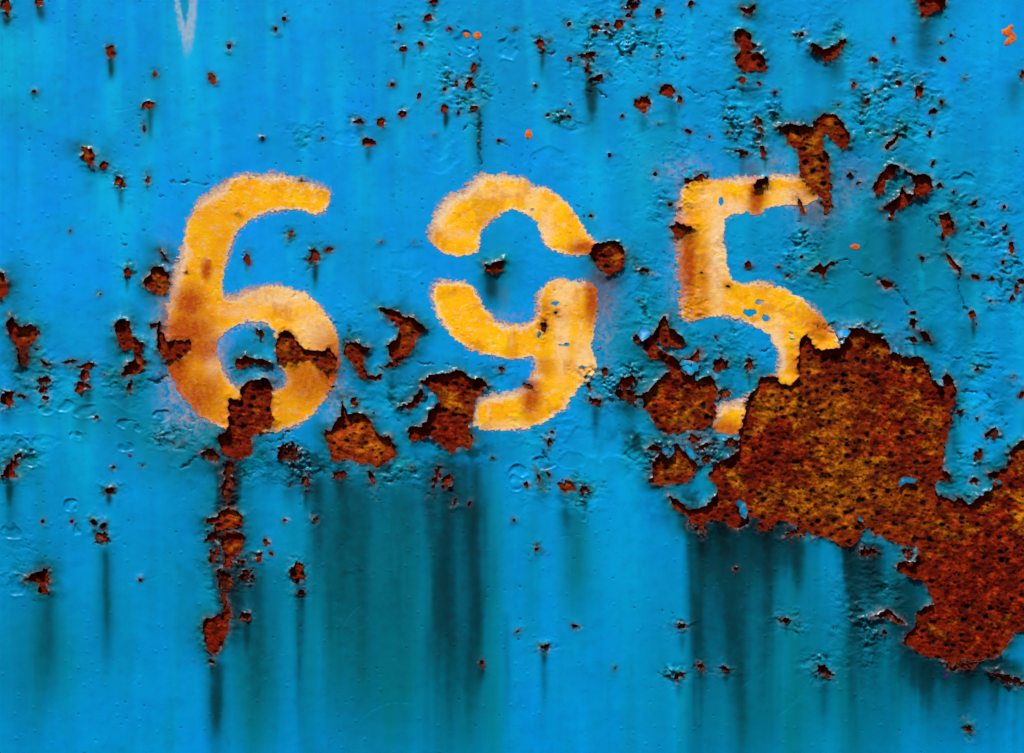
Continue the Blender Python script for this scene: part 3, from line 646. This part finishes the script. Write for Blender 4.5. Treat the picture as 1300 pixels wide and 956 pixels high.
def add_noise(N, L, scale, detail=3, rough_=.55, vec=None):
    n = N.new('ShaderNodeTexNoise'); n.inputs['Scale'].default_value = scale; n.inputs['Detail'].default_value = detail
    n.inputs['Roughness'].default_value = rough_
    if vec: L.new(vec, n.inputs['Vector'])
    return n.outputs['Fac']
def coords(N, L, scale=(1, 1, 1)):
    t = N.new('ShaderNodeTexCoord'); mp = N.new('ShaderNodeMapping'); mp.inputs['Scale'].default_value = scale
    L.new(t.outputs['Object'], mp.inputs['Vector']); return mp.outputs['Vector']
def add_bump(N, L, h, strength, dist, bsdf, prev=None):
    b = N.new('ShaderNodeBump'); b.inputs['Strength'].default_value = strength; b.inputs['Distance'].default_value = dist
    L.new(h, b.inputs['Height'])
    if prev: L.new(prev, b.inputs['Normal'])
    L.new(b.outputs[0], bsdf.inputs['Normal']); return b.outputs[0]
def read_attr(N, L, name):
    a = N.new('ShaderNodeAttribute'); a.attribute_name = name
    s = N.new('ShaderNodeSeparateColor'); L.new(a.outputs['Color'], s.inputs[0])
    return s.outputs[0], s.outputs[1], s.outputs[2], a.outputs['Alpha']

BLUE = (0.0, 0.305, 0.80)
def build_blue():
    m, N, L, B = mat_new('blue_enamel')
    te, cy, dk, st = read_attr(N, L, 'm1'); pl, ed, sp, _ = read_attr(N, L, 'm2')
    v = coords(N, L)
    n1 = add_noise(N, L, 26, 4, .6, v); n2 = add_noise(N, L, 900, 2, .6, v); n3 = add_noise(N, L, 140, 4, .65, v)
    c = add_ramp(N, L, n1, [(.3, (0.0, .275, .84)), (.5, BLUE), (.7, (0.0, .33, .77))])
    c = add_mix(N, L, te, c, (0.0, .225, .31))
    c = add_mix(N, L, add_math(N, L, 'MULTIPLY', cy, .8), c, (0.0, .50, .80))
    vv = coords(N, L, (1.0, 1.0, .055))
    n4 = add_noise(N, L, 120, 4, .6, vv)
    c = add_mix(N, L, add_math(N, L, 'MULTIPLY', add_math(N, L, 'SUBTRACT', n4, .50, True), 1.0, True), c, (0.0, .20, .42))
    c = add_mix(N, L, add_math(N, L, 'MULTIPLY', add_math(N, L, 'SUBTRACT', .45, n4, True), 1.2, True), c, (0.0, .40, .88))
    # fine mottling of grime
    g = add_math(N, L, 'MULTIPLY', add_math(N, L, 'SUBTRACT', n3, .52, True), 1.5, True)
    c = add_mix(N, L, g, c, (0.0, .15, .36))
    dkn = add_math(N, L, 'MULTIPLY', dk, add_math(N, L, 'ADD', .78, add_math(N, L, 'MULTIPLY', n3, .44)), True)
    c = add_mix(N, L, sp, c, add_ramp(N, L, n3, [(.3, (.16, .13, .20)), (.5, (.36, .26, .31)), (.68, (.52, .40, .42))]))
    c = add_mix(N, L, add_math(N, L, 'MULTIPLY', dkn, 1.5, True), c, (0.0, .085, .125))
    c = add_mix(N, L, add_math(N, L, 'MULTIPLY', add_math(N, L, 'SUBTRACT', dkn, .42, True), 1.8, True), c, (.001, .010, .014))
    c = add_mix(N, L, pl, c, (.50, .46, .52))
    c = add_mix(N, L, st, c, (.10, .022, .008))
    rimc = add_ramp(N, L, n3, [(.35, (.045, .008, .004)), (.5, (.16, .03, .012)), (.62, (.05, .16, .20)), (.75, (.40, .30, .30))])
    c = add_mix(N, L, ed, c, rimc)
    L.new(c, B.inputs['Base Color'])
    r = add_math(N, L, 'ADD', .20, add_math(N, L, 'MULTIPLY', n3, .22)); L.new(r, B.inputs['Roughness'])
    B.inputs['Specular IOR Level'].default_value = .15
    b1 = add_bump(N, L, n2, .10, .0003, B); add_bump(N, L, n3, .10, .0010, B, b1)
    return m
def build_digit():
    m, N, L, B = mat_new('yellow_stencil_paint')
    core, pl, st, dk = read_attr(N, L, 'm1')
    v = coords(N, L)
    n3 = add_noise(N, L, 330, 4, .7, v); n1 = add_noise(N, L, 60, 3, .6, v); n2 = add_noise(N, L, 1100, 2, .7, v)
    y = add_ramp(N, L, n1, [(.3, (.88, .33, 0.0)), (.5, (.98, .46, 0.0)), (.7, (1.0, .56, .002))])
    spk = add_math(N, L, 'MULTIPLY', add_math(N, L, 'SUBTRACT', n3, .62, True), 9, True)
    y = add_mix(N, L, add_math(N, L, 'MULTIPLY', spk, .7), y, (.90, .66, .36))
    plf = add_math(N, L, 'MULTIPLY', pl, add_math(N, L, 'MULTIPLY', add_math(N, L, 'SUBTRACT', n3, .30, True), 4.2, True), True)
    y = add_mix(N, L, plf, y, (.88, .62, .34))
    fr = add_ramp(N, L, n2, [(.35, (.26, .17, .21)), (.5, (.44, .30, .31)), (.66, (.68, .47, .34))])
    edge_c = add_mix(N, L, n3, (.80, .50, .24), (.94, .74, .44))
    c = add_mix(N, L, add_math(N, L, 'MULTIPLY', add_math(N, L, 'SUBTRACT', core, .55, True), 2.6, True), add_mix(N, L, add_math(N, L, 'MULTIPLY', core, 2.0, True), fr, edge_c), y)
    stn = add_math(N, L, 'MULTIPLY', st, add_math(N, L, 'ADD', .5, n3), True)
    c = add_mix(N, L, stn, c, (.44, .062, .001))
    c = add_mix(N, L, dk, c, (.06, .012, .006))
    L.new(c, B.inputs['Base Color']); B.inputs['Roughness'].default_value = .62
    B.inputs['Specular IOR Level'].default_value = .1
    b1 = add_bump(N, L, n2, .25, .0004, B); add_bump(N, L, n3, .2, .0008, B, b1)
    return m
def build_rust(name, kind):
    m, N, L, B = mat_new(name)
    och, pt, dp, rd = read_attr(N, L, 'm1')
    v = coords(N, L)
    n2 = add_noise(N, L, 520, 4, .7, v); n1 = add_noise(N, L, 150, 5, .68, v)
    if kind == 'rust':   pal = [(.30, (.016, .001, .0)), (.44, (.085, .003, .0)), (.56, (.20, .008, .0)), (.72, (.40, .040, .001))]
    elif kind == 'bright': pal = [(.25, (.14, .010, .002)), (.45, (.32, .026, .003)), (.6, (.48, .055, .005)), (.8, (.50, .16, .012))]
    else:                pal = [(.30, (.006, .002, .001)), (.46, (.035, .004, .001)), (.56, (.13, .016, .006)), (.68, (.26, .08, .06)), (.8, (.34, .18, .17))]
    nn = add_math(N, L, 'ADD', add_math(N, L, 'MULTIPLY', n2, .35), add_math(N, L, 'MULTIPLY', n1, .65))
    nn = add_math(N, L, 'ADD', .5, add_math(N, L, 'MULTIPLY', add_math(N, L, 'SUBTRACT', nn, .5), 1.7), True)
    c = add_ramp(N, L, nn, pal)
    o_c = (.66, .235, .001) if kind != 'dark' else (.16, .05, .015)
    of = add_math(N, L, 'MULTIPLY', och, add_math(N, L, 'ADD', .25, add_math(N, L, 'MULTIPLY', add_math(N, L, 'SUBTRACT', nn, .3, True), 2.2, True)), True)
    c = add_mix(N, L, of, c, add_mix(N, L, nn, (.20, .035, .0), o_c) if kind != 'dark' else o_c)
    c = add_mix(N, L, add_math(N, L, 'MULTIPLY', dp, .85), c, add_mix(N, L, nn, (.02, .001, 0), (.17, .007, 0)))
    c = add_mix(N, L, rd, c, add_mix(N, L, n1, (.09, .004, 0), (.24, .014, 0)))
    c = add_mix(N, L, pt, c, (.008, .003, .003))
    L.new(c, B.inputs['Base Color']); B.inputs['Roughness'].default_value = .75
    B.inputs['Specular IOR Level'].default_value = .06
    b1 = add_bump(N, L, n2, .45, .0010, B); add_bump(N, L, n1, .4, .0015, B, b1)
    return m
def build_flat(name, c0, c1, rough_=.6):
    m, N, L, B = mat_new(name)
    n = add_noise(N, L, 500, 3, .6, coords(N, L))
    L.new(add_ramp(N, L, n, [(.35, c0), (.65, c1)]), B.inputs['Base Color'])
    B.inputs['Roughness'].default_value = rough_; B.inputs['Specular IOR Level'].default_value = .25
    add_bump(N, L, n, .4, .0006, B)
    return m
M_blue = build_blue(); M_digit = build_digit()
M_rust = {k_: build_rust('rust_' + k_, k_) for k_ in ('rust', 'bright', 'dark')}
M_orange = build_flat('orange_primer', (.55, .06, .01), (.85, .20, .005))
M_purple = build_flat('purple_speck', (.05, .01, .16), (.16, .01, .14))
M_steel = build_flat('dark_oxidised_steel', (.02, .008, .006), (.05, .015, .01), .8)

# ------------------------------------------------------------------ the panel
panel = bpy.data.objects.new('steel_panel', None); col.objects.link(panel)
panel.location = (0, 0, 0)
panel['label'] = 'blue painted steel panel with yellow stencilled number 695 and peeling rusty patches'
panel['category'] = 'metal panel'

Xs, Ys, moved = snap(d_paint, X, Y)
cell_ok = (d_paint[:-1, :-1] + d_paint[1:, :-1] + d_paint[:-1, 1:] + d_paint[1:, 1:]) > 0
z = np.zeros(X.shape)
m1 = np.stack([teal, cyan, dark, stain], -1); m2 = np.stack([pale, z, mauve, z + 1], -1)
coat = sheet('paint_coat', cell_ok, Xs, Ys, H, {'m1': m1, 'm2': m2}, rim=2.2, parent=panel, mat=M_blue)

# ------------------------------------------------------------------ bare rust showing in every break
rb = fbm(X, Y, 30, 2, 201, .9); rf = fbm(X + .4 * Y, Y - .3 * X, 8.5, 3, 203, .7, .62)
pd, pr = worley(X + 1.6 * W2x, Y + 1.6 * W2y, 15, 211)
pits = ss(1.2 + 4.2 * pr, .4 + 1.6 * pr, pd + 1.2 * W2x) * (pr > .3) * ss(-.5, .1, noise(X, Y, 45, seed=215))
pd2, pr2 = worley(X + 1.0 * W2x, Y + 1.0 * W2y, 8, 213)
pits = np.maximum(pits, ss(.8 + 1.4 * pr2, .3, pd2) * (pr2 > .7))
HR = -2.8 + 1.6 * rb + 1.0 * rf - 2.4 * pits
oc1 = fbm(X + .5 * Y, Y - .35 * X, 26, 4, 221, .72, .72)
oc2 = fbm(X + .5 * Y, Y - .4 * X, 110, 2, 225, .8)
ochre = ss(.05, .72, oc1 + .95 * oc2 - .5 * ss(640, 760, Y) + .06) * (.55 + .45 * ss(-.6, .4, rf))
blotch = ss(.05, .7, fbm(X + .4 * Y, Y - .3 * X, 34, 4, 227, .8, .72) - .3 * oc2)          # dark maroon blotches
for (u, v, ru, rv, s_) in [(472,552,17,24,1),(452,536,10,14,.9),(1028,470,14,14,1),(860,590,20,14,.8),(880,520,24,16,.6),(566,420,3,3,.1),(520,425,12,14,.6),(585,520,10,8,.7),(1095,640,90,50,.5),(1060,520,40,60,.5),(390,430,14,8,.5)]:
    ochre = np.maximum(ochre, s_ * np.exp(-((X - u) / ru) ** 2 - ((Y - v) / rv) ** 2) * (.5 + .5 * ss(-.6, .5, rf)))
# it is redder and darker towards the paint's edge
redge = ss(16, 1, rust + 7 * noise(X, Y, 14, seed=229)) * .8
halo = ss(7.5, 2.0, pd + 2.0 * W2x) * (pr > .3) * ss(-.5, .1, noise(X, Y, 45, seed=215)) * .8
small = np.zeros(X.shape)
owner = np.full(X.shape, -1, np.int32)
order = sorted(range(len(patches)), key=lambda i: -patches[i]['sdf'].max())
dens = np.full(X.shape, -99.0)
for i in range(len(patches)):
    p = patches[i]; w = dens[p['sl']]; m = p['sdf'] > w
    w[m] = p['sdf'][m]; ow = owner[p['sl']]; ow[m] = i
cell_owner = owner[:-1, :-1]
REACH = -4.0
cell_r = dens[:-1, :-1] > REACH
labels_kind = {'bright': 'orange-red bare rust', 'dark': 'dark crumbling rust'}
n_r = 0
loose = []
for i, p in enumerate(patches):
    a, b = p['sl']
    a = slice(max(a.start - 0, 0), min(a.stop, NY - 1)); b = slice(b.start, min(b.stop, NX - 1))
    cells = (cell_owner[a, b] == i) & cell_r[a, b]
    if not cells.any() or not (p['sdf'] > 0).any(): continue
    av = slice(a.start, a.stop + 1); bv = slice(b.start, b.stop + 1)
    rr = p['sdf'].max()
    lift = 1.6 if rr < 4 else (.9 if rr < 8 else 0)
    hh = HR[av, bv] * (1.0 if rr > 8 else .7) + lift * .0
    hh = np.minimum(hh, H[av, bv] - .6 - .9 * np.clip(-rust[av, bv], 0, 1))        # stays under the film outside the break
    rm = np.stack([ochre[av, bv] * (1 if rr > 8 else .6), pits[av, bv] * (1 if rr > 8 else .6), np.clip(np.maximum(blotch, halo), 0, 1)[av, bv] * (1 if rr > 8 else .5) + (0 if rr > 5 or p['kind'] == 'bright' else .45), redge[av, bv] * (1 if p['kind'] != 'dark' else .2)], -1)
    o = sheet(p['name'], cells, X[av, bv], Y[av, bv], hh, {'m1': rm}, parent=panel, mat=M_rust[p['kind']])
    if p['label']: o['label'] = p['label']
    n_r += 1
print('rust parts', n_r)

# steel behind everything
q = 40
bx, by = np.meshgrid(np.linspace(xs[0], xs[-1], q), np.linspace(ys[0], ys[-1], q))
sheet('steel_sheet', np.ones((q - 1, q - 1), bool), bx, by, np.full(bx.shape, -14.0), {}, rim=6, parent=panel, mat=M_steel)

# ------------------------------------------------------------------ stencilled digits
def digit(polys, hole, fringe_dir, pale_b, stain_b, label, name, seed):
    allp = np.concatenate([np.array(p, float) for p in polys])
    x0, y0 = allp.min(0); x1, y1 = allp.max(0)
    a, b = window(x0, y0, x1, y1, 18)
    x = X[a, b]; y = Y[a, b]
    xw = x + 1.6 * W1x[a, b] + .8 * W2x[a, b]; yw = y + 1.6 * W1y[a, b] + .8 * W2y[a, b]
    f = np.full(x.shape, -99.0)
    for P in polys: f = np.maximum(f, poly_sdf(xw, yw, smooth_poly(P)))
    if hole is not None: f = np.minimum(f, -poly_sdf(xw, yw, smooth_poly(hole)))
    # overspray is wide at the upper left of each figure, tight at the lower edges
    fy, fx = np.gradient(f); g = np.hypot(fx, fy) + 1e-6
    face = np.clip((fringe_dir[0] * fx + fringe_dir[1] * fy) / g, 0, 1)         # 1 where the outline faces the spray
    wide = 4.5 + 15 * face * ss(-.6, .5, noise(x, y, 55, seed=seed))
    sp = noise(x, y, 3.1, seed=seed + 1) * 1.4 + noise(x, y, 6.5, seed=seed + 2)
    streaky = noise(x * .6 + y * .2, y * 1.0, 9, 2.6, seed + 3)
    field = f + (.55 + .24 * wide) * (.8 * sp + 1.3 * streaky) * ss(16, 0, f) - .4
    for (wx_, wy_, ra, rb_) in WORN:
        qq = (np.sqrt(((xw - wx_) / ra) ** 2 + ((yw - wy_) / rb_) ** 2) - 1) * min(ra, rb_) + .8 * noise(x, y, 4, seed=seed + 9)
        field = np.minimum(field, qq)
    field = np.minimum(field, d_paint[a, b] - .3)
    core = ss(-.05, 1.25, (f + 2.2 * sp + .9 * streaky) / wide)
    pl = np.zeros(x.shape); st = np.zeros(x.shape); dk = np.zeros(x.shape)
    for (u, v, ru, rv, s_) in pale_b:
        pl = np.maximum(pl, s_ * np.exp(-(((xw - u) / ru) ** 2 + ((yw - v) / rv) ** 2) ** 1.5))
    for (u, v, ru, rv, s_) in stain_b:
        st = np.maximum(st, s_ * np.exp(-(((xw - u) / ru) ** 2 + ((yw - v) / rv) ** 2) ** 1.3))
    st = np.maximum(st, .75 * np.exp(-np.clip(d_paint[a, b], 0, None) / 5.0) * (.8 + .5 * sp))
    st = np.maximum(st, .34 * ss(0, .9, fbm(x, y, 40, 4, seed + 5, 1.2, .75)))
    pl = np.maximum(pl, .6 * ss(.45, .9, fbm(x, y, 14, 4, seed + 6, .8, .8)))
    dk = .75 * np.exp(-np.clip(d_paint[a, b], 0, None) / 1.3)
    dk = np.maximum(dk, .6 * ss(.55, .8, noise(x, y, 5, seed=seed + 8)) * ss(.2, .6, rough[a, b]))
    h = H[a, b] + .32 + .05 * sp
    lock = moved[a, b]
    Xd, Yd, _ = snap(field, Xs[a, b], Ys[a, b], lock)
    cells = (field[:-1, :-1] + field[1:, :-1] + field[:-1, 1:] + field[1:, 1:]) > 0
    cells &= cell_ok[a.start:a.stop - 1, b.start:b.stop - 1]
    o = sheet(name, cells, Xd, Yd, h, {'m1': np.stack([core, np.clip(pl, 0, 1), np.clip(st, 0, 1), np.clip(dk, 0, 1)], -1)}, parent=panel, mat=M_digit)
    o['label'] = label
    return o
digit([SIX], SIX_HOLE, (.8, .6),
      [(355,378,52,13,.9),(398,420,26,26,.75),(270,452,10,30,.9),(305,395,26,9,.6)],
      [(262,342,9,17,1),(240,386,24,30,1),(236,420,44,32,1),(220,470,30,62,1),(424,470,34,50,1),(394,485,42,38,.85),(310,525,80,34,.6),(248,505,46,44,.9),(256,440,44,26,.9),(290,320,60,90,.3)],
      'yellow stencilled figure six with a rust patch eating through its bowl', 'stencilled_digit', 300)
digit([NINE_A, NINE_B], None, (.7, .7),
      [(580,298,20,5,.5),(676,250,10,18,.7),(694,290,9,26,.8),(640,245,40,8,.5),(716,372,16,24,.75),(714,430,10,50,.8),(742,455,14,30,.8),(640,538,30,5,.5)],
      [(744,314,24,10,1),(752,380,12,38,1),(674,508,15,24,.95),(674,490,16,9,1),(692,400,12,26,.6),(690,465,16,14,.55),(640,405,24,5,.4)],
      'yellow stencilled figure nine with two stencil bridge gaps', 'stencilled_digit', 330)
digit([FIVE], None, (.8, .5),
      [(910,320,12,80,1),(925,262,30,9,.85),(900,250,14,14,.6),(1005,250,24,10,.8),(955,412,40,5,.7),(985,435,10,34,.9)],
      [(960,250,12,30,1),(874,335,15,70,1),(890,350,14,50,.6),(868,290,14,16,.9),(885,390,18,30,.6),(925,546,34,16,.9),(1040,415,22,24,.8),(1030,240,18,18,.7),(1020,460,20,30,.75),(890,226,34,8,.6)],
      'yellow stencilled figure five with its tail lost in the largest rust patch', 'stencilled_digit', 360)

# ------------------------------------------------------------------ loose scraps of paint still hanging in the rust
def scrap(P, tilt=(0, 0), lift=2.0, bend=1.0, w=1.2, label=None, tint=.5):
    P = np.array(P, float); cx, cy = P.mean(0)
    a, b = window(P[:, 0].min(), P[:, 1].min(), P[:, 0].max(), P[:, 1].max(), 8)
    x = X[a, b]; y = Y[a, b]
    f = poly_sdf(x + w * W2x[a, b], y + w * W2y[a, b], P)
    r = max(np.ptp(P[:, 0]), np.ptp(P[:, 1])) / 2
    h = lift + tilt[0] * (x - cx) + tilt[1] * (y - cy) + bend * (((x - cx) ** 2 + (y - cy) ** 2) / (r * r)) + .5 * fbm(x, y, 8, 2, 401)
    h = np.maximum(h, HR[a, b] + .4)
    Xd, Yd, _ = snap(f, x, y)
    cells = (f[:-1, :-1] + f[1:, :-1] + f[:-1, 1:] + f[1:, 1:]) > 0
    if not cells.any(): return
    zz = np.zeros(x.shape)
    dkk = .3 * ss(3, 0, f) + .25 * ss(0, .6, noise(x, y, 12, seed=5))
    a1 = np.stack([zz + tint, zz + .35 * ss(2, 6, f), np.clip(dkk, 0, 1), .6 * ss(1.6, .2, f)], -1)
    a2 = np.stack([.35 * ss(.2, .6, noise(x, y, 7, seed=8)), zz, zz, zz + 1], -1)
    o = sheet('paint_flake', cells, Xd, Yd, h, {'m1': a1, 'm2': a2}, rim=1.3, parent=panel, mat=M_blue)
    if label: o['label'] = label
scrap([(933,636),(940,634),(948,641),(949,655),(946,660),(940,655),(937,645)], (0, -.1), 2, 1)
scrap([(1146,604),(1152,606),(1166,608),(1160,613),(1150,613),(1142,619),(1140,612)], (0, -.1), 2.5, 1)
scrap([(1086,654),(1093,656),(1097,664),(1091,662)], (0, 0), 2, 1)
scrap([(809,424),(814,413),(828,423),(822,429),(814,434)], (0, .25), 3.5, 2, .8, 'pale curled paint flake standing off the panel', .2)
scrap([(1055,411),(1063,418),(1074,417),(1080,421),(1074,427),(1064,430),(1060,423)], (.1, .2), 3, 2, .8, 'pale curled paint flake standing off the panel', .2)
scrap([(838,565),(848,570),(856,566),(856,575),(848,582),(842,576)], (0, -.1), 3, 1)
scrap([(868,562),(878,568),(884,582),(878,584),(870,574)], (0, 0), 2.4, 1)
scrap([(536,486),(544,492),(556,503),(556,512),(545,520),(535,515),(538,500)], (.1, -.2), 3.4, 1.5)
scrap([(867,455),(876,458),(889,462),(886,470),(876,476),(868,470),(862,462)], (0, .1), 2, 1)
scrap([(1134,438),(1140,440),(1140,450),(1133,446)], (0, .2), 2, 1)
scrap([(1128,440),(1134,446),(1130,450)], (0, .2), 2, 1)

# ------------------------------------------------------------------ bright orange and purple specks of other paint on the coat
def speck(P, mat, label):
    P = np.array(P, float)
    a, b = window(P[:, 0].min(), P[:, 1].min(), P[:, 0].max(), P[:, 1].max(), 6)
    x = X[a, b]; y = Y[a, b]
    f = np.minimum(poly_sdf(x + .9 * W2x[a, b], y + .9 * W2y[a, b], P), d_paint[a, b] - .5)
    Xd, Yd, _ = snap(f, Xs[a, b], Ys[a, b], moved[a, b])
    cells = (f[:-1, :-1] + f[1:, :-1] + f[:-1, 1:] + f[1:, 1:]) > 0
    if not cells.any(): return
    o = sheet('paint_speck', cells, Xd, Yd, H[a, b] + .4 + .3 * ss(0, 3, f), {}, parent=panel, mat=mat)
    o['label'] = label
def ell(cx, cy, rx, ry, n=14): return [(cx + rx * math.cos(t * 6.2832 / n), cy + ry * math.sin(t * 6.2832 / n)) for t in range(n)]
speck([(1271,38),(1278,36),(1283,30),(1287,34),(1284,39),(1290,45),(1289,52),(1278,58),(1274,56),(1278,50),(1282,46),(1272,45)], M_orange, 'orange S-shaped speck of bare primer')
for e in [(606,45,5,5),(592,44,4.5,3),(671,170,4.5,6),(1085,313,6,3.5),(1021,268,3,4),(607,179,1.5,1.5)]:
    speck(ell(*e), M_orange, 'bright orange speck of primer')
for e in [(568,37,3.4,2.4),(165,578,3,2.4),(1201,858,2.6,3.6),(630,34,1.6,1.6),(570,68,2,2)]:
    speck(ell(*e), M_purple, 'small purple speck')
tri = sum(len(o.data.polygons) * 2 for o in col.objects if o.type == 'MESH')
print('triangles', tri, 'objects', len(col.objects))
